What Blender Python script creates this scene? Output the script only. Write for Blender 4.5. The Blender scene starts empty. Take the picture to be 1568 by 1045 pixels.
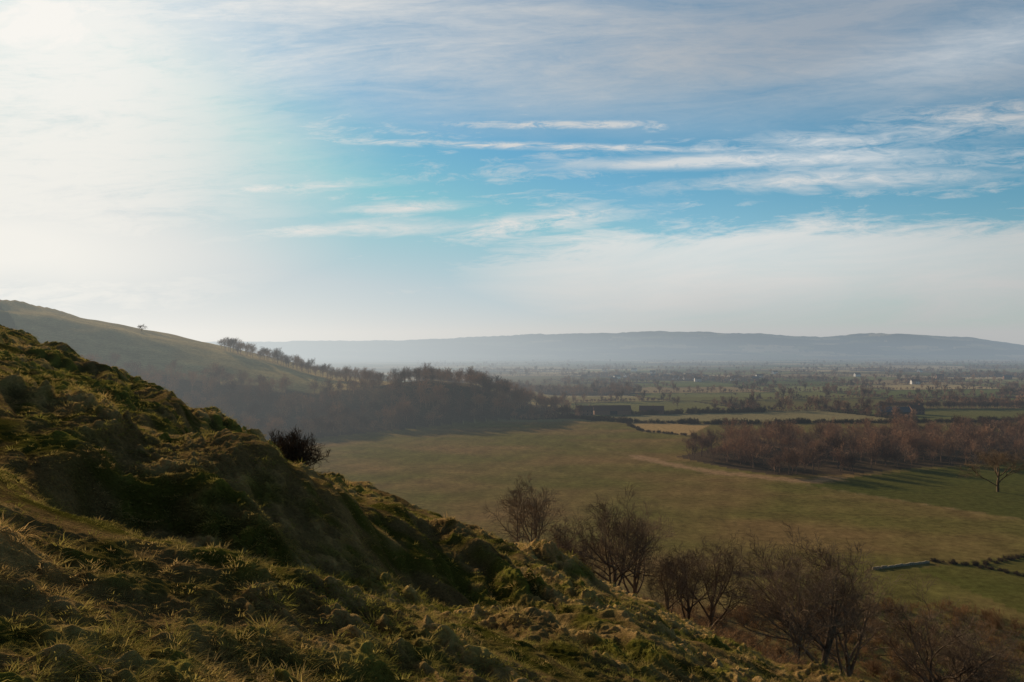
import bpy, math, numpy as np
from mathutils import Vector
rng = np.random.default_rng(7)
scene = bpy.context.scene
R = math.radians
SUN_AZ, SUN_EL = -30.0, 15.0     # degrees from +Y (negative = left), elevation
CAMZ = 60.0

# ------------------------------------------------------------------ noise
_p = np.random.default_rng(3).permutation(256); PERM = np.concatenate([_p, _p])
_a = np.linspace(0, 2*np.pi, 256, endpoint=False); GX, GY = np.cos(_a), np.sin(_a)
def perlin(x, y, seed=0):
    x = np.asarray(x, float) + seed*17.31; y = np.asarray(y, float) + seed*9.77
    xi = np.floor(x).astype(np.int64); yi = np.floor(y).astype(np.int64)
    xf = x-xi; yf = y-yi
    u = xf*xf*xf*(xf*(xf*6-15)+10); v = yf*yf*yf*(yf*(yf*6-15)+10)
    def g(ix, iy, dx, dy):
        h = PERM[(PERM[ix & 255] + iy) & 255]
        return GX[h]*dx + GY[h]*dy
    a = g(xi, yi, xf, yf); b = g(xi+1, yi, xf-1, yf)
    c = g(xi, yi+1, xf, yf-1); d = g(xi+1, yi+1, xf-1, yf-1)
    return 1.5*((a*(1-u)+b*u)*(1-v) + (c*(1-u)+d*u)*v)
def fbm(x, y, o=4, seed=0):
    s = 0; a = .5; f = 1
    for i in range(o):
        s = s + a*perlin(x*f, y*f, seed+i*3); a *= .5; f *= 2.03
    return s
def sst(x, a, b):
    t = np.clip((x-a)/(b-a), 0, 1); return t*t*(3-2*t)
def inpoly(x, y, poly):
    x = np.asarray(x); y = np.asarray(y); r = np.zeros(x.shape, bool); n = len(poly)
    for i in range(n):
        x1, y1 = poly[i]; x2, y2 = poly[(i+1) % n]
        if y1 == y2: continue
        c = ((y1 > y) != (y2 > y)) & (x < (x2-x1)*(y-y1)/(y2-y1)+x1)
        r ^= c
    return r
def segdist(x, y, pts):
    d = np.full(np.shape(x), 1e9)
    for (x1, y1), (x2, y2) in zip(pts[:-1], pts[1:]):
        l2 = (x2-x1)**2+(y2-y1)**2
        t = np.clip(((x-x1)*(x2-x1)+(y-y1)*(y2-y1))/l2, 0, 1)
        d = np.minimum(d, np.hypot(x-x1-t*(x2-x1), y-y1-t*(y2-y1)))
    return d

# ------------------------------------------------------------------ terrain
def hill_plain(x, y):
    d = .477*x + .88*y - 40.0
    k = .26 - .19*sst(x, -22, 30)
    up = np.maximum(d, 0)
    drop = k*(np.sqrt(up*up+9)-3)*1.0 + 1.9*(1-np.exp(-up/9.0))
    z = 57.4 - .39*x - .187*y - drop
    z = z - 14*sst(-x, 350, 900)
    return z, d
def gau(a, w): return np.exp(-(a/w)**2)
def zt(x, y, detail=True):
    x = np.asarray(x, float); y = np.asarray(y, float)
    z, d = hill_plain(x, y)
    r = np.hypot(x, y)
    near = 1-sst(r, 90, 160)
    und = .6*fbm(x/11, y/11, 3, 5)
    # slight bank inside the brow, gullies and spurs of the near slope
    und += -1.15*sst(x, -23, -13)*sst(d, -16, -3)*(1-.3*sst(x, -10, 0))
    und += .50*gau(d+8+1.5*perlin(x/9, y/9, 8), 3.2)*sst(x, -12, -4)
    und += -1.2*gau(y-14.8-.25*(x+5), 2.4)*sst(-x, -1, 4)*(1-sst(-x, 16, 26))
    und += 1.2*gau(x+6.3, 2.4)*gau(y-22, 3.0)
    und += -1.3*gau(x+1.0, 3.0)*gau(y-22, 4.0)
    und += -1.2*gau(x+11.0, 2.2)*gau(y-33, 5)
    und += .9*gau(x+15.8, 2.6)*gau(y-44, 5)
    und += -1.4*gau(x+11.5, 1.6)*gau(y-47, 6)
    und += .8*gau(x+8.0, 1.6)*gau(y-44, 4)
    # old earthwork banks and slumps crossing the slope
    q = (.9*x+.43*y)*.32+.9*fbm(x/9, y/9, 2, 130)
    sw = q-np.floor(q)
    und += .60*(sst(sw, 0, .6)-sst(sw, .66, .92))*np.clip(.5+2.2*fbm(x/10, y/10, 2, 140), 0, 1.2)*sst(r, 5, 14)
    und += .40*np.maximum(perlin(x/2.6, y/2.2, 150), 0)*sst(r, 8, 16)
    z = z + und*near
    # far hill range
    xs = [-1500, -900, -640, -520, -500, -470, -372, -285, -200, -166, -120, -80, -40, -10, 20, 60]
    hs = [150, 125, 104, 103, 108, 97, 79, 58, 37, 30, 27, 31, 27, 16, 5, 0]
    hr = np.interp(x, xs, hs)
    yf = np.interp(x, [-1500, -600, -220, -137, -72, 18, 60], [100, 330, 470, 530, 598, 680, 710])
    yr = np.interp(x, [-240, -130, -60, 60], [800, 735, 705, 760])
    t = np.clip((y-yf)/((yr-yf)*np.interp(x, [-300, -200, -120], [.90, .82, 1.0])), 0, 1); tb = np.clip((y-yr)/600, 0, 1)
    h2 = hr*(t*t*(3-2*t))*(1-tb*tb*(3-2*tb))
    h2 = h2*(1+.05*fbm(x/90, y/60, 3, 21)*sst(-x, 100, 200))
    # distant downs
    xd = [-9000, -4500, -2579, -767, -128, 500, 1044, 1950, 2483, 2909, 3495, 4177, 5200, 9000]
    hd = [90, 100, 110, 132, 166, 186, 208, 188, 156, 196, 158, 62, 20, 10]
    yrr = 6500+300*np.sin(x/1300.0)
    hh = np.interp(x*6500/np.maximum(yrr, 1), xd, hd)
    t = np.clip((y-4300)/(yrr-4300), 0, 1); tb = np.clip((y-yrr)/2500, 0, 1)
    h3 = hh*(t*t*(3-2*t))*(1-.7*tb)*(1+.40*fbm(x/600, y/500, 4, 31)*(1-t**4) )
    h3 = h3 + (9*perlin(x/420, y/400, 43)+6*perlin(x/160, y/160, 44)+5*perlin(x/50, y/90, 45))*sst(t, .7, 1)
    floor = .5*fbm(x/160, y/160, 2, 11) + h2 + h3 + 5*sst(y, 900, 2500)*fbm(x/900, y/700, 2, 61)
    k = 2.0
    dz = np.clip((z-floor)/k, -40, 40)
    zz = floor + k*np.log1p(np.exp(dz))
    if detail:
        zz = zz + (1-sst(r, 80, 110))*relief(x, y, r)
    return zz
def relief(x, y, r):
    out = np.zeros(np.shape(x)); sel = r < 112
    x = x[sel]; y = y[sel]; r = r[sel]
    wx = x + .16*perlin(x/.5, y/.5, 71); wy = y + .16*perlin(x/.5, y/.5, 72)
    patch = np.clip(.48+1.6*fbm(x/5.5, y/5.5, 3, 81), 0.06, 1.1)
    n1 = perlin(wx/.44, wy/.44, 91); n2 = perlin(wx/.20, wy/.20, 92); n3 = perlin(x/.10, y/.10, 93)
    far = sst(r, 12, 28)
    tus = np.maximum(n1+.05, 0)**1.1*.25 + np.maximum(n2, 0)*(.11+.06*far) + n3*.04
    cs = (.9*x+.43*y+.8*fbm(x/2.2, y/2.2, 4, 101))
    sp_ = .90
    saw = cs/sp_ - np.floor(cs/sp_)
    tm = np.clip(.6+1.5*fbm(x/7, y/7, 2, 111), .1, 1)
    ter = (sst(saw, 0, .72)-sst(saw, .80, 1.0))*.34*tm
    big = np.maximum(perlin(wx/1.0, wy/1.0, 95)-.02, 0)*.34*(1-.3*far)
    out[sel] = tus*patch + ter*(.2+.8*far)*(.5+.5*patch) + big*patch
    return out

# ground colours ------------------------------------------------------------
WOOD_L = [(-560, 400), (-560, 600), (-360, 632), (-275, 642), (-190, 652), (-150, 676), (-118, 722), (-100, 790), (60, 790), (44, 735), (20, 692), (-30, 648), (-72, 606), (-137, 536), (-220, 478), (-380, 400)]
WOOD_R = [(92, 446), (108, 405), (125, 380), (160, 382), (200, 402), (236, 416), (300, 442), (430, 480), (520, 590), (330, 570), (230, 530), (140, 505)]
def cells(x, y):
    a = .22
    X = (x*math.cos(a)+y*math.sin(a)) + 60*fbm(x/500, y/500, 2, 301)
    Y = (-x*math.sin(a)+y*math.cos(a)) + 60*fbm(x/450, y/450, 2, 302)
    j = np.floor(Y/170); off = PERM[(j.astype(int)*7) & 255]
    wd = 190+off*.7
    X2 = X/wd + off*.37
    i = np.floor(X2)
    ex = np.minimum(X2-i, 1-(X2-i))*wd; yy = Y/170-j; ey = np.minimum(yy, 1-yy)*170
    h = PERM[(PERM[(i.astype(int)) & 255]+j.astype(int)) & 255]
    return h, np.minimum(ex, ey)
def ground_col(x, y, z0, tus):
    n = x.shape[0]
    r = np.hypot(x, y)
    C = np.empty((n, 3))
    field = np.array([.158, .130, .036]); brown = np.array([.230, .145, .056])
    m = np.clip(.42+1.7*fbm(x/80, y/50, 4, 201), 0, 1)[:, None]
    C[:] = field*(1-m)+brown*m
    sc = (x*.95-y*.3)
    C *= (1+.05*np.sin(sc/1.9+2*fbm(x/60, y/60, 2, 7)))[:, None]*(1+.42*fbm(x/14, y/14, 3, 9))[:, None]
    def mix(mask, col, k=1.0):
        mm = (np.asarray(mask, float)*k)[:, None]
        C[:] = C*(1-mm)+np.array(col)*mm
    mix(inpoly(x, y, [(128, 352), (181, 283), (330, 215), (600, 330), (430, 470), (236, 412), (165, 378)]), [.082, .088, .018], .85)
    tr = segdist(x, y, [(40, 505), (82, 420), (128, 355), (181, 281), (330, 215)])
    mix(np.clip(1-tr/1.6+.5*fbm(x/9, y/9, 2, 3), 0, 1), [.32, .22, .10], .5)
    tr = segdist(x, y, [(-60, 500), (20, 400), (60, 300), (110, 225)])
    mix(np.clip(1-np.abs(tr-1.2)/.7, 0, 1), [.08, .065, .03], .3)
    tr = segdist(x, y, [(70, 448), (82, 418), (100, 388), (135, 362), (150, 371)])
    mix(np.clip((7-tr)/4.0+1.8*fbm(x/7, y/7, 3, 5), 0, 1), [.38, .23, .12], .8)
    mix(inpoly(x, y, [(110, 218), (160, 238), (330, 300), (330, 120), (120, 160)]), [.100, .102, .020], .7)
    # far patchwork
    h, e = cells(x, y)
    pal = np.array([[.13, .14, .045], [.18, .17, .06], [.40, .30, .15], [.15, .12, .05], [.28, .20, .10], [.22, .21, .085], [.11, .12, .04], [.46, .35, .20]])
    far = (sst(y, 655, 670) > .5) & (r > 600)
    pc = pal[h % 8]*(1+.25*fbm(x/40, y/40, 3, 14))[:, None]
    nearf = (y < 1000)[:, None]
    pc = np.where(nearf, pc*.35+np.array([.15, .13, .045])*.65, pc)
    C[far] = pc[far]
    mix(far & (e < 4), [.055, .042, .027], .9)
    mix(inpoly(x, y, [(160, 640), (180, 628), (420, 645), (420, 570), (330, 575), (230, 535), (128, 552)]), [.17, .135, .045], .85)
    mix(inpoly(x, y, [(93, 655), (160, 640), (124, 556), (95, 580)]), [.44, .28, .12], .9)
    wmask = fbm(x/420, y/260, 3, 77)
    mix(far & (wmask > .22) & (y > 950), [.070, .052, .038], .95)
    downs = (y > 4500) & (z0 > 25)
    mix(downs & (fbm(x/700, y/350, 4, 55) > -.10), [.018, .018, .014], .95)
    # hill 2
    hz = (x < 60) & (y > 380) & (y < 1500) & (z0 > 1.2) & (hill_plain(x, y)[0] < 0)
    hc = np.array([.42, .30, .12])*(1+.7*fbm(x/40, y/12, 4, 66))[:, None]
    C[hz] = hc[hz]
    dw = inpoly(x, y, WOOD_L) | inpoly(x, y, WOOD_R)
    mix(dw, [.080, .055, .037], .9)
    # foreground hill
    hp, d = hill_plain(x, y)
    fg = sst(hp, -6, 4)*(1-sst(r, 260, 400))
    straw = np.array([.43, .268, .10]); grn = np.array([.180, .158, .028])
    g = sst(fbm(x/4.2, y/4.2, 3, 401)+.6*fbm(x/1.1, y/1.1, 2, 402)+.14*sst(-x, 8, 20)*sst(r, 10, 20)-.20*sst(d, -14, -6)*sst(x, -10, 0), -.15, .26)[:, None]
    gc = straw*(1-g)+grn*g
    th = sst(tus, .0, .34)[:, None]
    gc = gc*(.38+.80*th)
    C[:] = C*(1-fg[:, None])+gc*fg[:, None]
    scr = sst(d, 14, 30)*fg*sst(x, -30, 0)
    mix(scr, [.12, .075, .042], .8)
    return C

ang = np.concatenate([np.linspace(-41, 41, 1350), np.linspace(41, 319, 90)[1:-1]])*math.pi/180
rad = np.concatenate([[.02, .6, 1.2, 1.8, 2.4], np.geomspace(3, 95, 1150), np.geomspace(95, 9500, 380)[1:], np.geomspace(9500, 40000, 12)[1:]])
nr, na = len(rad), len(ang)
RR, AA = np.meshgrid(rad, ang, indexing='ij')
X = (RR*np.sin(AA)).ravel(); Y = (RR*np.cos(AA)).ravel()
Z0 = zt(X, Y, False); rr_ = np.hypot(X, Y); TUS = (1-sst(rr_, 80, 110))*relief(X, Y, rr_)
Z = Z0+TUS
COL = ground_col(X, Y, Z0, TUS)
def mesh_np(name, V, F):
    me = bpy.data.meshes.new(name)
    V = np.asarray(V, np.float32); F = np.asarray(F, np.int32); k = F.shape[1]
    me.vertices.add(len(V)); me.vertices.foreach_set('co', V.ravel())
    me.loops.add(F.size); me.loops.foreach_set('vertex_index', F.ravel())
    me.polygons.add(len(F)); me.polygons.foreach_set('loop_start', np.arange(0, F.size, k, dtype=np.int32))
    me.update(calc_edges=True)
    return me
I, J = np.meshgrid(np.arange(nr-1), np.arange(na), indexing='ij'); J2 = (J+1) % na
F = np.stack([I*na+J, (I+1)*na+J, (I+1)*na+J2, I*na+J2], -1).reshape(-1, 4)[:, ::-1]
me = mesh_np('terrain', np.stack([X, Y, Z], 1), F)
me.polygons.foreach_set('use_smooth', np.ones(len(F), bool))
ca = me.attributes.new('albedo', 'FLOAT_COLOR', 'POINT')
ca.data.foreach_set('color', np.concatenate([np.clip(COL, .004, 1), np.ones((len(COL), 1))], 1).astype(np.float32).ravel())
terrain = bpy.data.objects.new('terrain', me); scene.collection.objects.link(terrain)

# ------------------------------------------------------------------ materials
def nd(nt, t, **kw):
    n = nt.nodes.new(t)
    for k, v in kw.items():
        if k in n.inputs: n.inputs[k].default_value = v
        else: setattr(n, k, v)
    return n
# haze painted as surface emission: grows with distance from hilltop, brighter towards the sun
HG = bpy.data.node_groups.new('painted_haze', 'ShaderNodeTree')
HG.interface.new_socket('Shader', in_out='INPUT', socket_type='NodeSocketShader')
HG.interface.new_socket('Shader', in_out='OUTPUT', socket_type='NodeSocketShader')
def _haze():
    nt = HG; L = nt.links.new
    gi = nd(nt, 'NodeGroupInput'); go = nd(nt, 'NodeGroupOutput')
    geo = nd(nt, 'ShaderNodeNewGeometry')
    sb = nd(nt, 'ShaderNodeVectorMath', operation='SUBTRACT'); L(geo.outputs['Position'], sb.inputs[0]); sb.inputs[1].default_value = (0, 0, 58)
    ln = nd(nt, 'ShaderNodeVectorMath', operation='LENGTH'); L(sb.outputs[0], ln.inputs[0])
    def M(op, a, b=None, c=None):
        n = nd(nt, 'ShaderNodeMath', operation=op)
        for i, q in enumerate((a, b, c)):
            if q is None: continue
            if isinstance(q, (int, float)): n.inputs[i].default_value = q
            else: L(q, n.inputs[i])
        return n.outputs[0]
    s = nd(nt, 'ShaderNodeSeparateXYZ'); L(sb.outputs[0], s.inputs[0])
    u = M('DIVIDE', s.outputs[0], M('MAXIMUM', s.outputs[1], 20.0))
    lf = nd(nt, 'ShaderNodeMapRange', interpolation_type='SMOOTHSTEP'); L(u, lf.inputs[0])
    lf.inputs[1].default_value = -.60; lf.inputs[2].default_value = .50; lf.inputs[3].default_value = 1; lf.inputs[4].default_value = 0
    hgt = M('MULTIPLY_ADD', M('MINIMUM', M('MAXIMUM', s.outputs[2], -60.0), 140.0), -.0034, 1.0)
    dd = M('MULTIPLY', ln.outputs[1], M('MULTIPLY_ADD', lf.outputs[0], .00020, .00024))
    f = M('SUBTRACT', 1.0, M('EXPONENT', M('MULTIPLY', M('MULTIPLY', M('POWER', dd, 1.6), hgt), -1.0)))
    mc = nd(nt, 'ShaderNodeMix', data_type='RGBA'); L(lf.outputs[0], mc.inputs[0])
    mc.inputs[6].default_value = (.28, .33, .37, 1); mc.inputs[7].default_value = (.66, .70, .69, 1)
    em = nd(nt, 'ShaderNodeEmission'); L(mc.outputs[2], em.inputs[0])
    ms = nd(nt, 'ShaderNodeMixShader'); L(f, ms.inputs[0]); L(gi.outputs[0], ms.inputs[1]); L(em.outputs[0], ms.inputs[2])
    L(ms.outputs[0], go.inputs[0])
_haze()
def newmat(name):
    m = bpy.data.materials.new(name); m.use_nodes = True
    nt = m.node_tree; nt.nodes.clear()
    try: m.cycles.emission_sampling = 'NONE'
    except Exception as ex: print(ex)
    return m, nt
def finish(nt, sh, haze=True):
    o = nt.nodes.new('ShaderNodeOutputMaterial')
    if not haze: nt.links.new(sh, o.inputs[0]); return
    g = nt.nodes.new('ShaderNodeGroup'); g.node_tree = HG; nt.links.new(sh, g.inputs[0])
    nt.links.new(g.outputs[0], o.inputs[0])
def terrain_mat():
    m, nt = newmat('grassland'); L = nt.links.new
    at = nd(nt, 'ShaderNodeAttribute', attribute_name='albedo')
    geo = nd(nt, 'ShaderNodeNewGeometry')
    n1 = nd(nt, 'ShaderNodeTexNoise', Scale=14.0, Detail=4.0, Roughness=.75); L(geo.outputs['Position'], n1.inputs['Vector'])
    n2 = nd(nt, 'ShaderNodeTexNoise', Scale=.35, Detail=6.0, Roughness=.7); L(geo.outputs['Position'], n2.inputs['Vector'])
    a = nd(nt, 'ShaderNodeMath', operation='ADD'); L(n1.outputs[0], a.inputs[0]); L(n2.outputs[0], a.inputs[1])
    mr = nd(nt, 'ShaderNodeMapRange'); mr.inputs[1].default_value = .7; mr.inputs[2].default_value = 1.35; mr.inputs[3].default_value = .4; mr.inputs[4].default_value = 1.6
    L(a.outputs[0], mr.inputs[0])
    mx = nd(nt, 'ShaderNodeVectorMath', operation='SCALE'); L(at.outputs['Color'], mx.inputs[0]); L(mr.outputs[0], mx.inputs['Scale'])
    b = nd(nt, 'ShaderNodeBsdfDiffuse'); L(mx.outputs[0], b.inputs['Color'])
    bp = nd(nt, 'ShaderNodeBump', Strength=1.0, Distance=.10); L(a.outputs[0], bp.inputs['Height'])
    L(bp.outputs[0], b.inputs['Normal'])
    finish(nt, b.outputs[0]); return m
terrain.data.materials.append(terrain_mat())

def plant_mat(name, c1, c2, scale=.4, transl=0.0, c3=None, rnd=.35, haze=True):
    m, nt = newmat(name); L = nt.links.new
    geo = nd(nt, 'ShaderNodeNewGeometry'); oi = nd(nt, 'ShaderNodeObjectInfo')
    n = nd(nt, 'ShaderNodeTexNoise', Scale=scale, Detail=1.0); L(geo.outputs['Position'], n.inputs['Vector'])
    a = nd(nt, 'ShaderNodeMath', operation='MULTIPLY_ADD'); L(oi.outputs['Random'], a.inputs[0]); a.inputs[1].default_value = rnd; L(n.outputs[0], a.inputs[2])
    cr = nd(nt, 'ShaderNodeValToRGB'); L(a.outputs[0], cr.inputs[0])
    cr.color_ramp.elements[0].position = .38; cr.color_ramp.elements[0].color = (*c1, 1)
    cr.color_ramp.elements[1].position = .85; cr.color_ramp.elements[1].color = (*c2, 1)
    if c3:
        e = cr.color_ramp.elements.new(.62); e.color = (*c3, 1)
    d = nd(nt, 'ShaderNodeBsdfDiffuse'); L(cr.outputs[0], d.inputs[0]); out = d
    if transl > 0:
        t = nd(nt, 'ShaderNodeBsdfTranslucent'); L(cr.outputs[0], t.inputs[0])
        ms = nd(nt, 'ShaderNodeMixShader', Fac=transl); L(d.outputs[0], ms.inputs[1]); L(t.outputs[0], ms.inputs[2]); out = ms
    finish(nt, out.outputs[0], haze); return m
M_bark = plant_mat('bark_twigs', (.12, .086, .060), (.26, .185, .12), haze=False)
M_barkd = plant_mat('bark_dark', (.05, .035, .025), (.12, .075, .045), haze=False)
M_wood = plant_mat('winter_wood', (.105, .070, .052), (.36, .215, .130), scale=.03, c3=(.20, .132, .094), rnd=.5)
M_scrub = plant_mat('scrub_twigs', (.15, .084, .045), (.34, .20, .095), scale=.12, haze=False)
M_hedge = plant_mat('hedge_twigs', (.065, .050, .030), (.15, .10, .055), scale=.05)
M_straw = plant_mat('grass_blades', (.52, .335, .13), (.21, .20, .036), scale=.30, transl=.45, c3=(.34, .26, .070), rnd=.25, haze=False)

# ------------------------------------------------------------------ trees
def unit(v): return v/np.maximum(np.linalg.norm(v, axis=-1, keepdims=True), 1e-9)
def batch_tube(P, Rd, k):
    B, n, _ = P.shape
    T = np.gradient(P, axis=1); T = unit(T)
    ref = np.where(np.abs(T[..., 2:3]) > .9, np.array([1., 0, 0]), np.array([0, 0, 1.]))
    U = unit(np.cross(T, ref)); W = np.cross(T, U)
    th = np.arange(k)*2*np.pi/k
    V = P[:, :, None]+Rd[:, :, None, None]*(np.cos(th)[None, None, :, None]*U[:, :, None]+np.sin(th)[None, None, :, None]*W[:, :, None])
    b, i, j = np.meshgrid(np.arange(B), np.arange(n-1), np.arange(k), indexing='ij')
    base = (b*n+i)*k; j2 = (j+1) % k
    if k == 2:
        Fq = np.stack([base, base+1, base+3, base+2], -1)[:, :, :1].reshape(-1, 4)
    else:
        Fq = np.stack([base+j, base+j2, base+k+j2, base+k+j], -1).reshape(-1, 4)
    return V.reshape(-1, 3), Fq
def grow(seed, p, d, L, r, spec, H=None):
    g = np.random.default_rng(seed); Ps = []
    p = np.array(p, float); d = unit(np.array(d, float)); L = np.array(L, float); r = np.array(r, float)
    for li, s in enumerate(spec):
        B = len(p); n = s['n']; pts = [p]; dirs = [d]; cur = p; dd = d
        for i in range(n):
            dd = unit(dd+g.normal(0, s['wob'], (B, 3))+np.array([0, 0, s['trop']]))
            cur = cur+dd*(L/n)[:, None]; pts.append(cur); dirs.append(dd)
        P = np.stack(pts, 1); D = np.stack(dirs, 1)
        tap = np.linspace(1, s.get('tip', .35), n+1)[None]
        Ps.append((P, r[:, None]*tap, s['k']))
        kd = s.get('kids', 0)
        if kd:
            f = s['f0']+(1-s['f0'])*(np.arange(kd)+g.random((B, kd)))/kd
            f = np.clip(f, 0, .999)
            fi = f*n; i0 = fi.astype(int); fr = (fi-i0)[..., None]
            bi = np.arange(B)[:, None]
            cp = P[bi, i0]*(1-fr)+P[bi, i0+1]*fr; cd = D[bi, i0+1]
            an = np.radians(g.uniform(s['a0'], s['a1'], (B, kd)))[..., None]
            az = (np.arange(kd)*2.4)[None, :]+g.uniform(0, 6.28, (B, 1))+g.normal(0, .4, (B, kd))
            ref = np.where(np.abs(cd[..., 2:3]) > .9, np.array([1., 0, 0]), np.array([0, 0, 1.]))
            U = unit(np.cross(cd, ref)); W = np.cross(cd, U); az = az[..., None]
            nd_ = cd*np.cos(an)+np.sin(an)*(np.cos(az)*U+np.sin(az)*W)
            LL = L[:, None]*g.uniform(s['l0'], s['l1'], (B, kd))*(1.12-.45*f)
            rr = r[:, None]*(1-f*(1-s.get('tip', .35)))*s['rr']
            p = cp.reshape(-1, 3); d = nd_.reshape(-1, 3); L = LL.ravel(); r = np.maximum(rr.ravel()*np.ones_like(L), s.get('rmin', .008))
    sc = 1.0
    if H: sc = H/np.percentile(Ps[-1][0][..., 2], 99.7)
    Vs = []; Fs = []; off = 0
    for P, Rd, k in Ps:
        V, Fq = batch_tube(P*sc, Rd, k); Vs.append(V); Fs.append(Fq+off); off += len(V)
    return np.concatenate(Vs), np.concatenate(Fs)
def near_tree(seed, H, spread=1.0, rmin=.015):
    sp = [dict(n=5, k=8, wob=.05, trop=.1, kids=7, f0=.38, a0=15, a1=60*spread, l0=1.0, l1=1.4, rr=.66, tip=.55),
          dict(n=6, k=6, wob=.14, trop=.05, kids=7, f0=.3, a0=25, a1=60, l0=.42, l1=.72, rr=.62, tip=.3),
          dict(n=5, k=4, wob=.18, trop=.05, kids=6, f0=.25, a0=25, a1=60, l0=.42, l1=.7, rr=.62, tip=.3),
          dict(n=4, k=3, wob=.18, trop=.05, kids=6, f0=.2, a0=20, a1=55, l0=.45, l1=.75, rr=.6, tip=.3, rmin=rmin*1.5),
          dict(n=3, k=3, wob=.2, trop=.05, kids=3, f0=.15, a0=20, a1=50, l0=.5, l1=.85, rr=.65, tip=.4, rmin=rmin),
          dict(n=2, k=3, wob=.2, trop=.04, tip=.5)]
    return grow(seed, [(0, 0, -1)], [(0, 0, 1)], [H*.34], [H*.024], sp, H)
def far_tree(seed, H, rmin=.05):
    sp = [dict(n=3, k=5, wob=.05, trop=.1, kids=7, f0=.35, a0=12, a1=52, l0=.8, l1=1.2, rr=.6, tip=.5),
          dict(n=3, k=3, wob=.12, trop=.08, kids=7, f0=.2, a0=25, a1=60, l0=.45, l1=.7, rr=.55, tip=.4, rmin=rmin*1.3),
          dict(n=2, k=3, wob=.18, trop=.05, kids=5, f0=.1, a0=25, a1=60, l0=.5, l1=.8, rr=.6, tip=.4, rmin=rmin),
          dict(n=1, k=3, wob=.2, trop=.05, kids=3, f0=.1, a0=25, a1=60, l0=.5, l1=.8, rr=.7, tip=.5, rmin=rmin),
          dict(n=1, k=2, wob=.2, trop=.05, tip=.5)]
    return grow(seed, [(0, 0, -.5)], [(0, 0, 1)], [H*.36], [H*.02], sp, H)
def distant_tree(seed, H, rmin=.15):
    sp = [dict(n=2, k=4, wob=.05, trop=.1, kids=6, f0=.3, a0=12, a1=55, l0=.8, l1=1.2, rr=.6, tip=.5, rmin=rmin),
          dict(n=2, k=3, wob=.12, trop=.06, kids=6, f0=.2, a0=25, a1=60, l0=.5, l1=.8, rr=.55, tip=.4, rmin=rmin),
          dict(n=1, k=3, wob=.18, trop=.05, kids=4, f0=.1, a0=25, a1=60, l0=.55, l1=.85, rr=.6, tip=.4, rmin=rmin*1.2),
          dict(n=1, k=2, wob=.2, trop=.05, tip=.5)]
    return grow(seed, [(0, 0, -.5)], [(0, 0, 1)], [H*.34], [H*.02], sp, H)
def bush(seed, H, stems=14, rmin=.012, dens=7, lean=.55, last=5):
    g = np.random.default_rng(seed)
    a = g.uniform(0, 6.28, stems); q = g.uniform(0, .35*H, stems)
    p = np.stack([np.cos(a)*q, np.sin(a)*q, -.2+0*a], 1)
    d = np.stack([np.cos(a)*lean, np.sin(a)*lean, .8+0*a], 1)+g.normal(0, .2, (stems, 3))
    sp = [dict(n=4, k=4, wob=.14, trop=.04, kids=dens, f0=.1, a0=20, a1=60, l0=.4, l1=.7, rr=.6, tip=.3, rmin=rmin*1.4),
          dict(n=3, k=3, wob=.2, trop=.04, kids=dens, f0=.1, a0=20, a1=60, l0=.4, l1=.7, rr=.65, tip=.4, rmin=rmin),
          dict(n=2, k=3, wob=.2, trop=.02, kids=last, f0=.1, a0=20, a1=60, l0=.45, l1=.8, rr=.7, tip=.4, rmin=rmin),
          dict(n=1, k=2, wob=.2, trop=.02, tip=.4)]
    return grow(seed, p, d, H*g.uniform(.6, 1.0, stems), np.full(stems, H*.014), sp, H)
def obj_from(name, VF, mat, link=True):
    m = mesh_np(name, *VF); m.materials.append(mat)
    m.polygons.foreach_set('use_smooth', np.ones(len(m.polygons), bool))
    o = bpy.data.objects.new(name, m)
    if link: scene.collection.objects.link(o)
    return o
def proto_coll(name, objs):
    c = bpy.data.collections.new(name)
    for o in objs: c.objects.link(o)
    return c
def scatter(name, pts, rot, scl, pid, coll):
    pts = np.asarray(pts, np.float32); n = len(pts)
    m = bpy.data.meshes.new(name); m.vertices.add(n); m.vertices.foreach_set('co', pts.ravel())
    a = m.attributes.new('rot', 'FLOAT_VECTOR', 'POINT'); a.data.foreach_set('vector', np.asarray(rot, np.float32).ravel())
    a = m.attributes.new('scl', 'FLOAT_VECTOR', 'POINT'); a.data.foreach_set('vector', np.asarray(scl, np.float32).ravel())
    a = m.attributes.new('pid', 'INT', 'POINT'); a.data.foreach_set('value', np.asarray(pid, np.int32))
    o = bpy.data.objects.new(name, m); scene.collection.objects.link(o)
    ng = bpy.data.node_groups.new(name+'_instances', 'GeometryNodeTree')
    ng.interface.new_socket('Geometry', in_out='INPUT', socket_type='NodeSocketGeometry')
    ng.interface.new_socket('Geometry', in_out='OUTPUT', socket_type='NodeSocketGeometry')
    gi = ng.nodes.new('NodeGroupInput'); go = ng.nodes.new('NodeGroupOutput')
    ip = ng.nodes.new('GeometryNodeInstanceOnPoints'); ci = ng.nodes.new('GeometryNodeCollectionInfo')
    ci.inputs['Collection'].default_value = coll; ci.inputs['Separate Children'].default_value = True; ci.inputs['Reset Children'].default_value = True
    L = ng.links.new
    def na_(nm, t):
        q = ng.nodes.new('GeometryNodeInputNamedAttribute'); q.data_type = t; q.inputs[0].default_value = nm; return q.outputs[0]
    L(gi.outputs[0], ip.inputs['Points']); L(ci.outputs[0], ip.inputs['Instance']); ip.inputs['Pick Instance'].default_value = True
    L(na_('pid', 'INT'), ip.inputs['Instance Index']); L(na_('rot', 'FLOAT_VECTOR'), ip.inputs['Rotation']); L(na_('scl', 'FLOAT_VECTOR'), ip.inputs['Scale'])
    L(ip.outputs[0], go.inputs[0])
    md = o.modifiers.new('instances', 'NODES'); md.node_group = ng
    return o
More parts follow.
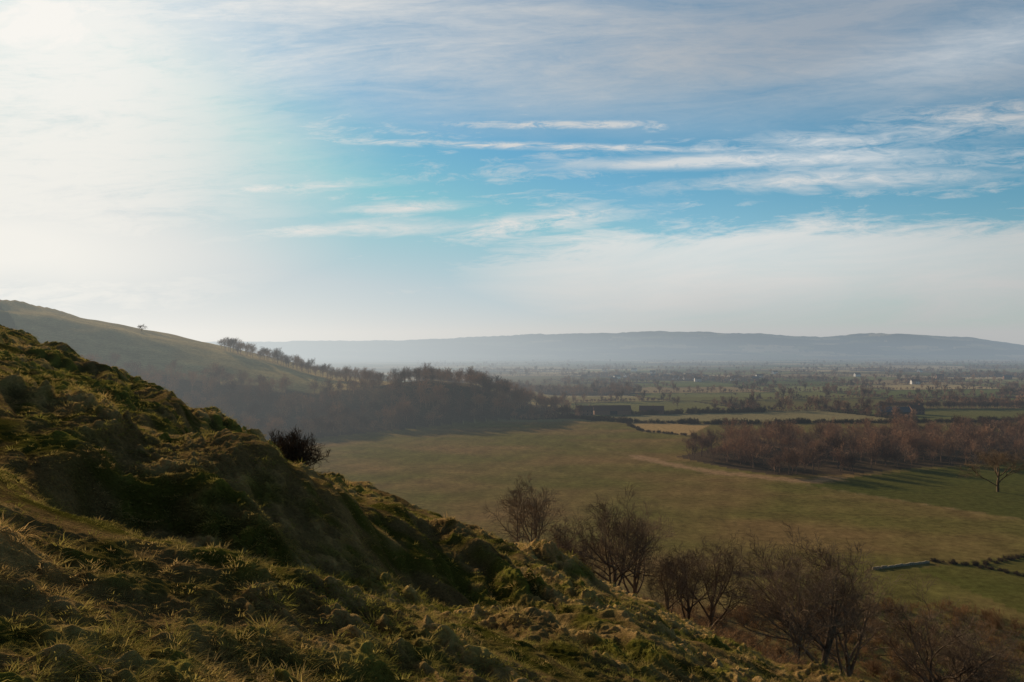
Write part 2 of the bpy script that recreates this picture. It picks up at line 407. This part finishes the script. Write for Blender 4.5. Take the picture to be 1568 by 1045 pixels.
def scatter_xy(name, x, y, smin, smax, coll, nproto, sink=.1, tilt=.05, sz=None):
    n = len(x); z = zt(x, y)-sink
    s = rng.uniform(smin, smax, n)
    if sz is not None: s = s*sz
    S = np.stack([s*rng.uniform(.9, 1.15, n), s*rng.uniform(.9, 1.15, n), s*rng.uniform(.85, 1.15, n)], 1)
    rot = np.stack([rng.normal(0, tilt, n), rng.normal(0, tilt, n), rng.uniform(0, 6.28, n)], 1)
    return scatter(name, np.stack([x, y, z], 1), rot, S, rng.integers(0, nproto, n), coll)

FT = proto_coll('winter_tree_forms', [obj_from('winter_tree_form_%d' % i, far_tree(50+i, 14), M_wood, False) for i in range(5)])
DT = proto_coll('distant_tree_forms', [obj_from('distant_tree_form_%d' % i, distant_tree(60+i, 13), M_wood, False) for i in range(5)])
HB = proto_coll('hedge_forms', [obj_from('hedge_form_%d' % i, bush(80+i, 2.2, 10, .05, 5, .55, 3), M_hedge, False) for i in range(3)])
SB = proto_coll('scrub_forms', [obj_from('scrub_form_%d' % i, bush(90+i, 3.2, 10, .018, 5, .4, 4), M_scrub, False) for i in range(4)])
def rand_in(poly, n):
    P = np.array(poly); lo = P.min(0); hi = P.max(0)
    q = rng.uniform(lo, hi, (n, 2)); return q[inpoly(q[:, 0], q[:, 1], poly)]
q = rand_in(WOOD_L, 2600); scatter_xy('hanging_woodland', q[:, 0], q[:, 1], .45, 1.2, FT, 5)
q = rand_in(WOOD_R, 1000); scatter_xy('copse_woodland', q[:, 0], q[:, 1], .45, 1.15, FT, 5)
xx = np.linspace(-294, -125, 100)+rng.normal(0, 2, 100); yy = np.interp(xx, [-240, -130], [803, 745])+rng.normal(0, 4, 100)
scatter_xy('ridge_tree_line', xx, yy, .5, 1.05, FT, 5)
# distant trees / hedgerows
n = 260000
yy = 660*np.exp(rng.uniform(0, math.log(4800/660), n)); xx = yy*rng.uniform(-.12, .80, n)
h, e = cells(xx, yy)
wm = fbm(xx/420, yy/260, 3, 77)
dens = fbm(xx/300, yy/300, 2, 99)
hedgy = (e < 3.5) & (dens > -.22) & (rng.random(n) < .85)
keep = hedgy | ((wm > .22) & (yy > 950) & (rng.random(n) < .18)) | (rng.random(n) < .0008)
keep &= ~inpoly(xx, yy, WOOD_L) & ~inpoly(xx, yy, [(60, 640), (170, 640), (200, 790), (60, 790)])
szd = np.where(rng.random(n) < .14, rng.uniform(.6, 1.1, n), rng.uniform(.15, .42, n)); szd = np.where(wm > .22, np.maximum(szd, .6), szd)
xx, yy, szd = xx[keep][:16000], yy[keep][:16000], szd[keep][:16000]
scatter_xy('hedgerow_trees', xx, yy, .85, 1.1, DT, 5, sz=szd)
# near hedges
def hedge(name, pts, step=1.3, w=.6, s=(.5, .9)):
    X_ = []; 
    for (a, b), (c, d) in zip(pts[:-1], pts[1:]):
        L = math.hypot(c-a, d-b); m = max(2, int(L/step)); t = (np.arange(m)+rng.random(m))/m
        X_.append(np.stack([a+(c-a)*t+rng.normal(0, w, m), b+(d-b)*t+rng.normal(0, w, m)], 1))
    Q = np.concatenate(X_); return scatter_xy(name, Q[:, 0], Q[:, 1], s[0], s[1], HB, 3)
hedge('hedge', [(58, 214), (75, 212)], .9, .7, s=(.25, .6))
hedge('hedge', [(118, 226), (128, 221), (150, 232), (190, 246)], .9, .7, s=(.25, .6))
hedge('hedge', [(128, 221), (140, 205), (160, 190)], .9, .7, s=(.25, .6))
hedge('hedge', [(20, 705), (55, 690), (92, 655), (160, 640), (260, 650), (420, 660), (700, 670)], 1.6, 1.4, (.6, 2.2))
hedge('hedge', [(92, 655), (95, 582), (124, 552)], 2.2, .8, (.5, 1.1))
hedge('hedge', [(30, 760), (120, 735), (240, 760)], 1.6, 1.8, (1, 2.6))

# scrub on the lower slope
SCR = [(-14, 120), (-4, 84), (12, 66), (26, 58), (50, 52), (112, 70), (122, 150), (104, 188), (60, 186), (24, 178), (-6, 165)]
q = rand_in(SCR, 2100)
scatter_xy('bramble_scrub', q[:, 0], q[:, 1], .3, .95, SB, 4)
# individual near trees
TM = [mesh_np('bare_tree', *near_tree(100+i, 18, 1.0+.06*i)) for i in range(4)]
for m in TM: m.materials.append(M_bark); m.polygons.foreach_set('use_smooth', np.ones(len(m.polygons), bool))
def put(name, m, x, y, s, rz, sxy=1.0, mat=None):
    o = bpy.data.objects.new(name, m); scene.collection.objects.link(o)
    o.location = (x, y, float(zt(np.array([x]), np.array([y]))[0])-.1); o.rotation_euler = (0, 0, rz); o.scale = (s*sxy, s*sxy, s)
    return o
for i, (x, y, s, k, w_) in enumerate([(3.8, 118, 1.12, 0, .85), (14.5, 116, 1.08, 1, .85), (18.5, 122, 1.0, 2, .85), (9.5, 128, .72, 3, .8), (27, 122, .78, 0, 1), (31, 125, .9, 3, 1),
                                  (40, 104, 1.15, 2, 1.1), (35, 98, .9, 1, .9), (45.5, 108, 1.12, 0, 1.05), (56, 104, 1.12, 1, 1.1), (62, 110, .95, 3, 1), (23, 118, .6, 2, .9)]):
    put('bare_tree', TM[k], x, y, s, i*1.7, w_)
put('bare_oak_tree', TM[3], 205, 337, 1.05, .5, 1.4)
put('hawthorn_tree', TM[2], 1.0, 318, .25, 1.2, 1.3)
put('hawthorn_tree', TM[1], -372, 800, .42, 1.2, 1.3)
hb = obj_from('hawthorn_bush', bush(5, 3.1, 56, .018, 8, .9), M_barkd)
hb.location = (-18.0, 61, float(zt(np.array([-18.0]), np.array([61.]))[0])-.4)

# ------------------------------------------------------------------ foreground grass
def tuft(seed, nb, L, w, lean):
    g = np.random.default_rng(seed); V = []; Fq = []
    for i in range(nb):
        a = g.uniform(0, 6.28); q = g.uniform(0, .12); l = L*g.uniform(.5, 1.2); le = lean*g.uniform(.3, 1.5)
        b = np.array([math.cos(a)*q, math.sin(a)*q, -.03]); dr = np.array([math.cos(a+g.normal(0, .5))*le, math.sin(a)*le, 1.0])
        sd = np.array([-math.sin(a), math.cos(a), 0])*w*g.uniform(.6, 1.2)
        c = b; d = dr/np.linalg.norm(dr); base = len(V)
        for s_ in range(3):
            ww = sd*(1-s_/2.3); V += [c-ww, c+ww]
            d = d+np.array([math.cos(a)*.3*le, math.sin(a)*.3*le, -.5]); d /= np.linalg.norm(d); c = c+d*l/2
        for s_ in range(2):
            k = base+s_*2; Fq.append((k, k+1, k+3, k+2))
    return np.array(V), np.array(Fq)
GT = proto_coll('grass_tuft_forms', [obj_from('grass_tuft_form_%d' % i, tuft(200+i, 36, [.085, .11, .07, .125][i], .0045, [.8, 1.0, .9, 1.1][i]), M_straw, False) for i in range(4)])
P = []
for r0, r1, dn in [(3.5, 9, 150), (9, 18, 80), (18, 36, 34), (36, 80, 10)]:
    A = (R(42)*2)/2*(r1*r1-r0*r0); m = int(A*dn)
    rr = np.sqrt(rng.uniform(r0*r0, r1*r1, m)); aa = rng.uniform(-R(42), R(42), m)
    P.append(np.stack([rr*np.sin(aa), rr*np.cos(aa)], 1))
P = np.concatenate(P)
d = hill_plain(P[:, 0], P[:, 1])[1]; P = P[d < 8]
pa = fbm(P[:, 0]/5.5, P[:, 1]/5.5, 3, 81); rr = np.hypot(P[:, 0], P[:, 1])
sz = np.clip(.8+1.0*pa+.7*perlin(P[:, 0]/.44, P[:, 1]/.44, 91), .4, 1.6)*(1+.8*sst(rr, 12, 50))
scatter_xy('meadow_grass', P[:, 0], P[:, 1], .65, 1.15, GT, 4, sink=.01, tilt=.3, sz=sz)

# ------------------------------------------------------------------ buildings, wall
def flatmat(name, c, rough=.9):
    m, nt = newmat(name); n = nd(nt, 'ShaderNodeTexNoise', Scale=3.0, Detail=4.0)
    tc = nd(nt, 'ShaderNodeNewGeometry'); nt.links.new(tc.outputs['Position'], n.inputs['Vector'])
    mx = nd(nt, 'ShaderNodeMix', data_type='RGBA'); nt.links.new(n.outputs[0], mx.inputs[0])
    mx.inputs[6].default_value = (*[v*.6 for v in c], 1); mx.inputs[7].default_value = (*[min(1, v*1.35) for v in c], 1)
    b = nd(nt, 'ShaderNodeBsdfPrincipled', Roughness=rough); b.inputs['Specular IOR Level'].default_value = .1
    nt.links.new(mx.outputs[2], b.inputs['Base Color'])
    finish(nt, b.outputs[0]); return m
M_brick = flatmat('brick', (.26, .14, .09)); M_rend = flatmat('render_wall', (.65, .61, .55)); M_roof = flatmat('roof_tile', (.18, .095, .065)); M_slate = flatmat('slate', (.14, .13, .13)); M_glass = flatmat('dark_glass', (.03, .035, .04), .3); M_stone = flatmat('flint_stone', (.30, .24, .16)); M_timber = flatmat('timber', (.14, .10, .07))
def boxes(name, bl, mat):
    V = []; Fq = []
    for (x0, x1, y0, y1, z0, z1) in bl:
        k = len(V); V += [(x0, y0, z0), (x1, y0, z0), (x1, y1, z0), (x0, y1, z0), (x0, y0, z1), (x1, y0, z1), (x1, y1, z1), (x0, y1, z1)]
        Fq += [(k, k+3, k+2, k+1), (k+4, k+5, k+6, k+7), (k, k+1, k+5, k+4), (k+1, k+2, k+6, k+5), (k+2, k+3, k+7, k+6), (k+3, k, k+4, k+7)]
    m = mesh_np(name, V, Fq); m.materials.append(mat); o = bpy.data.objects.new(name, m); scene.collection.objects.link(o); return o
def house(name, x, y, w, dp, h, rh, rz, mw, mr, nwin=4, barn=False):
    e = bpy.data.objects.new(name, None); scene.collection.objects.link(e)
    e.location = (x, y, float(zt(np.array([x]), np.array([y]))[0])-.2); e.rotation_euler = (0, 0, rz)
    a, b = w/2, dp/2
    V = [(-a, -b, 0), (a, -b, 0), (a, b, 0), (-a, b, 0), (-a, -b, h), (a, -b, h), (a, b, h), (-a, b, h), (-a, 0, h+rh), (a, 0, h+rh)]
    m = bpy.data.meshes.new('walls'); m.from_pydata(V, [], [(0, 1, 5, 4), (2, 3, 7, 6), (1, 2, 6, 9, 5), (3, 0, 4, 8, 7)]); m.materials.append(mw)
    wl = bpy.data.objects.new('walls', m)
    o_ = .5; t = .25; zz = h-rh*o_/b
    V = [(-a-.4, -b-o_, zz+.02), (a+.4, -b-o_, zz+.02), (a+.4, 0, h+rh+.02), (-a-.4, 0, h+rh+.02), (-a-.4, b+o_, zz+.02), (a+.4, b+o_, zz+.02)]
    V += [(p[0], p[1], p[2]+t) for p in V]
    m = bpy.data.meshes.new('roof'); m.from_pydata(V, [], [(0, 1, 2, 3), (3, 2, 5, 4), (6, 7, 8, 9), (9, 8, 11, 10), (0, 6, 7, 1), (4, 10, 11, 5), (0, 3, 9, 6), (3, 4, 10, 9), (1, 7, 8, 2), (2, 8, 11, 5)]); m.materials.append(mr)
    rf = bpy.data.objects.new('roof', m); parts = [wl, rf]
    for o in parts: scene.collection.objects.link(o)
    bl = []
    if barn: parts.append(boxes('doorway', [(-a*.15, a*.25, -b-.06, -b+.02, 0, h*.85)], M_glass))
    else:
        for f in range(max(1, int(h/2.6))):
            for i in range(nwin):
                cx = -a+(i+.5)*w/nwin
                bl.append((cx-.5, cx+.5, -b-.05, -b+.02, .95+f*2.6, 2.1+f*2.6))
        parts.append(boxes('windows', bl, M_glass)); parts.append(boxes('door', [(-.55, .35, -b-.07, -b+.02, 0, 2.0)], M_timber))
        parts.append(boxes('chimney', [(a*.6, a*.6+.9, -.45, .45, h+rh*.5, h+rh+1.3)], M_brick))
    for o in parts: o.parent = e
house('farm_barn', 92, 735, 34, 11, 4.2, 4, .05, M_brick, M_roof, barn=True)
house('farm_barn', 130, 742, 22, 10, 3.8, 3.6, -.2, M_brick, M_roof, barn=True)
house('farmhouse', 66, 722, 14, 8, 5.2, 3.6, .1, M_brick, M_roof)
house('farm_barn', 345, 720, 26, 11, 4, 4, -.1, M_timber, M_slate, barn=True)
house('farmhouse', 372, 735, 13, 8, 5.2, 3.4, .2, M_brick, M_roof)
for i in range(34):
    x = 340+rng.normal(0, 90); y = 1600+rng.normal(0, 110)
    if i > 20: x = rng.uniform(200, 1300); y = rng.uniform(1300, 2300)
    house('village_house', x, y, rng.uniform(10, 15), 8, 5.2, 3.2, rng.uniform(-.6, .6), M_rend if rng.random() < .6 else M_brick, M_roof if rng.random() < .7 else M_slate)
def wall(name, pts, h=.7, t=.5):
    V = []; Fq = []
    for (a, b), (c, d_) in zip(pts[:-1], pts[1:]):
        L = math.hypot(c-a, d_-b); m = int(L/.8); ux, uy = (c-a)/L, (d_-b)/L
        for i in range(m):
            px, py = a+ux*i*L/m, b+uy*i*L/m; z = float(zt(np.array([px]), np.array([py]))[0]); hh = h*rng.uniform(.6, 1.1)
            k = len(V)
            for s1, s2, s3 in [(0, -1, 0), (1, -1, 0), (1, 1, 0), (0, 1, 0), (0, -1, 1), (1, -1, 1), (1, 1, 1), (0, 1, 1)]:
                q_ = t*(.5-.12*s3)
                V.append((px+ux*s1*L/m*.995-uy*s2*q_, py+uy*s1*L/m*.995+ux*s2*q_, z-.3+s3*(hh+.3)))
            Fq += [(k, k+3, k+2, k+1), (k+4, k+5, k+6, k+7), (k, k+1, k+5, k+4), (k+1, k+2, k+6, k+5), (k+2, k+3, k+7, k+6), (k+3, k, k+4, k+7)]
    m = mesh_np(name, V, Fq); m.materials.append(M_stone); o = bpy.data.objects.new(name, m); scene.collection.objects.link(o); return o
wall('flint_wall', [(98, 217), (117, 224)])

# ------------------------------------------------------------------ sun + sky
sd = bpy.data.lights.new('sun', 'SUN'); sd.energy = 5.0; sd.angle = R(.5); sd.color = (1.0, .82, .60)
so = bpy.data.objects.new('sun', sd); scene.collection.objects.link(so)
dv = Vector((math.sin(R(SUN_AZ))*math.cos(R(SUN_EL)), math.cos(R(SUN_AZ))*math.cos(R(SUN_EL)), math.sin(R(SUN_EL))))
so.rotation_euler = dv.to_track_quat('Z', 'Y').to_euler()

w = bpy.data.worlds.new('World'); scene.world = w; w.use_nodes = True; nt = w.node_tree; nt.nodes.clear()
try: w.cycles.sampling_method = 'MANUAL'; w.cycles.sample_map_resolution = 256
except Exception as ex: print(ex)
class E:
    def __init__(s, v): s.v = v
    @staticmethod
    def op(o, *a):
        n = nt.nodes.new('ShaderNodeMath'); n.operation = o
        for i, q in enumerate(a):
            if isinstance(q, E): nt.links.new(q.v, n.inputs[i])
            else: n.inputs[i].default_value = q
        return E(n.outputs[0])
    def __add__(s, o): return E.op('ADD', s, o)
    __radd__ = __add__
    def __sub__(s, o): return E.op('SUBTRACT', s, o)
    def __rsub__(s, o): return E.op('SUBTRACT', o, s)
    def __mul__(s, o): return E.op('MULTIPLY', s, o)
    __rmul__ = __mul__
    def __truediv__(s, o): return E.op('DIVIDE', s, o)
def ss(x, a, b):
    n = nt.nodes.new('ShaderNodeMapRange'); n.interpolation_type = 'SMOOTHSTEP'; n.clamp = True
    nt.links.new(x.v, n.inputs[0])
    if a > b: n.inputs[1].default_value = b; n.inputs[2].default_value = a; n.inputs[3].default_value = 1; n.inputs[4].default_value = 0
    else: n.inputs[1].default_value = a; n.inputs[2].default_value = b
    return E(n.outputs[0])
def mx_(a, b): return E.op('MAXIMUM', a, b)
def clamp(a): return E.op('MINIMUM', E.op('MAXIMUM', a, 0.0), 1.0)
def gauss(x): return E.op('EXPONENT', (x*x)*-1.0)
tc = nt.nodes.new('ShaderNodeTexCoord'); sp = nt.nodes.new('ShaderNodeSeparateXYZ'); nt.links.new(tc.outputs['Generated'], sp.inputs[0])
dx, dy, dz = E(sp.outputs[0]), E(sp.outputs[1]), E(sp.outputs[2])
den = mx_(dy, .25); u = dx/den; v = dz/den
def noise(a, b, c=0.0, detail=6.0, rough=.6, dist=0.0):
    cb = nt.nodes.new('ShaderNodeCombineXYZ')
    for i, q in enumerate((a, b, c)):
        if isinstance(q, E): nt.links.new(q.v, cb.inputs[i])
        else: cb.inputs[i].default_value = q
    n = nt.nodes.new('ShaderNodeTexNoise'); n.inputs['Scale'].default_value = 1.0; n.inputs['Detail'].default_value = detail; n.inputs['Roughness'].default_value = rough; n.inputs['Distortion'].default_value = dist
    nt.links.new(cb.outputs[0], n.inputs['Vector']); return E(n.outputs[0])
vt = v - u*.08
streak = noise(u*3.0, vt*22.0, 1.0, 6.0, .68, .6)        # long wisps
fine = noise(u*16.0+v*24.0, vt*75.0, 4.0, 5.0, .72, .8)
broad = noise(u*1.6, vt*7.0, 9.0, 3.0, .55, .4)
puff = noise(u*7.0, v*13.0, 3.0, 6.0, .62, .5)
wav = (noise(u*6.0, v*6.0, 12.0, 2.0)-.5)
def band(u0, v0, slope, wu, wv, wob=.02, curve=0.0):
    uu = u-u0; vv = v-v0-uu*slope-uu*uu*curve-wav*wob
    return gauss(uu/wu)*gauss(vv/wv)
tex = clamp((streak-.38)*4.0); texf = clamp((fine-.36)*3.8); comb = clamp(tex*.6+texf*.55)
left = ss(u, .45, -.62)
c = ss(v, .22, .38)*(.68+1.2*(broad-.5)+1.3*(streak-.5)+.55*(fine-.5))            # high veil
c = mx_(c, ss(u, -.05, -.52)*ss(broad*.35+streak*.4+fine*.25, .24, .56)*.93)
c = mx_(c, band(-.58, .40, 0, .36, .14, .08)*(puff*1.8))
c = mx_(c, band(-.66, .13, -.05, .42, .08, .04)*1.05)
top = .172-gauss((u+.35)/.38)*.085+(streak-.5)*.10+(fine-.5)*.05
bank = ss(top-v, -.012, .030)*ss(u, -.28, .12)
c = mx_(c, bank*(.88+.5*(broad+streak-1.0)))
c = mx_(c, band(.02, .155, .12, .14, .016)*comb*1.4)
c = mx_(c, band(.06, .2835, -.004, .14, .0055, .008)*(.15+texf*1.3)*1.0)
c = mx_(c, band(.18, .281, .03, .02, .010, .01)*(.2+texf)*.9)
c = mx_(c, band(.02, .2565, -.027, .34, .0045, .008)*(.15+texf*1.2)*.95)
c = mx_(c, band(.30, .237, .03, .22, .009, .01)*(.2+comb*1.25))
c = mx_(c, band(.42, .257, -.08, .10, .016, .02)*(.1+comb*1.3))
c = mx_(c, band(.58, .292, .10, .18, .028, .03)*(.05+comb*1.25))
c = mx_(c, band(.40, .213, .06, .22, .014, .03)*comb*1.1)
c = mx_(c, band(-.30, .203, .05, .15, .009, .02)*(.2+comb)*.9)
c = mx_(c, band(-.14, .178, .06, .09, .008, .02)*(.2+comb)*1.0)
c = mx_(c, band(-.25, .150, .02, .30, .014, .02)*(.3+comb)*.75)
c = mx_(c, band(.60, .38, .25, .16, .03, .03)*comb*.95)
c = mx_(c, ss(streak*.6+fine*.4, .46, .68)*.65)
hzn = E.op('EXPONENT', E.op('MAXIMUM', v, 0.0)*-12.0)
c = clamp(mx_(c, clamp(hzn*1.3)))
def mixc(f, a, b):
    n = nt.nodes.new('ShaderNodeMix'); n.data_type = 'RGBA'
    if isinstance(f, E): nt.links.new(f.v, n.inputs[0])
    else: n.inputs[0].default_value = f
    for i, q in ((6, a), (7, b)):
        if isinstance(q, tuple): n.inputs[i].default_value = (*q, 1)
        else: nt.links.new(q, n.inputs[i])
    return n.outputs[2]
lowc = mixc(left, (4.5, 4.6, 4.6), (9.1, 8.9, 8.3))
hic = mixc(left, (3.1, 3.7, 4.4), (9.4, 9.2, 8.7))
cc = mixc(ss(v, .22, .40), lowc, hic)
bc = mixc(clamp(band(.20, .14, 0, .50, .09)*1.0), cc, (7.4, 7.5, 7.3))
bc = mixc(clamp(band(.38, .25, 0, .40, .06)*.9), bc, (6.5, 7.0, 7.3))
bc = mixc(clamp(band(.60, .38, .25, .20, .04)*.6), bc, (6.0, 6.5, 6.9))
sky = nt.nodes.new('ShaderNodeTexSky'); sky.sky_type = 'NISHITA'; sky.sun_disc = False; sky.sun_elevation = R(SUN_EL); sky.sun_rotation = R(SUN_AZ)
sky.altitude = 100; sky.air_density = 1.0; sky.dust_density = .3; sky.ozone_density = 2.5
tint = mixc(left, (.34, .84, .92), (.42, .78, .88))
tn = nt.nodes.new('ShaderNodeMix'); tn.data_type = 'RGBA'; tn.blend_type = 'MULTIPLY'; tn.inputs[0].default_value = 1
nt.links.new(sky.outputs[0], tn.inputs[6]); nt.links.new(tint, tn.inputs[7])
mn = nt.nodes.new('ShaderNodeVectorMath'); mn.operation = 'MINIMUM'; nt.links.new(tn.outputs[2], mn.inputs[0])
nt.links.new(mixc(ss(u, .05, -.5), (2.6, 4.9, 6.0), (5.4, 6.2, 6.6)), mn.inputs[1])
# cloud only towards the sun side: overhead and behind the sky is clear and deep
clear = mx_(ss(dz, .44, .60), ss(dy, .45, .05))
c2 = c*(1.0-clear*.80)
fin = mixc(c2, mn.outputs[0], bc)
dim = nt.nodes.new('ShaderNodeVectorMath'); dim.operation = 'SCALE'; nt.links.new(fin, dim.inputs[0]); nt.links.new((1.0-clear*.35).v, dim.inputs['Scale'])
bg = nt.nodes.new('ShaderNodeBackground'); bg.inputs[1].default_value = .1; nt.links.new(dim.outputs[0], bg.inputs[0])
wo = nt.nodes.new('ShaderNodeOutputWorld'); nt.links.new(bg.outputs[0], wo.inputs[0])

# ------------------------------------------------------------------ camera
cd = bpy.data.cameras.new('camera'); cd.lens = 28; cd.sensor_width = 36; cd.clip_start = .1; cd.clip_end = 60000
co = bpy.data.objects.new('camera', cd); scene.collection.objects.link(co)
co.location = (0, 0, CAMZ); co.rotation_euler = (R(90.59), 0, 0)
scene.camera = co
scene.view_settings.view_transform = 'Standard'; scene.view_settings.look = 'None'; scene.view_settings.exposure = 0
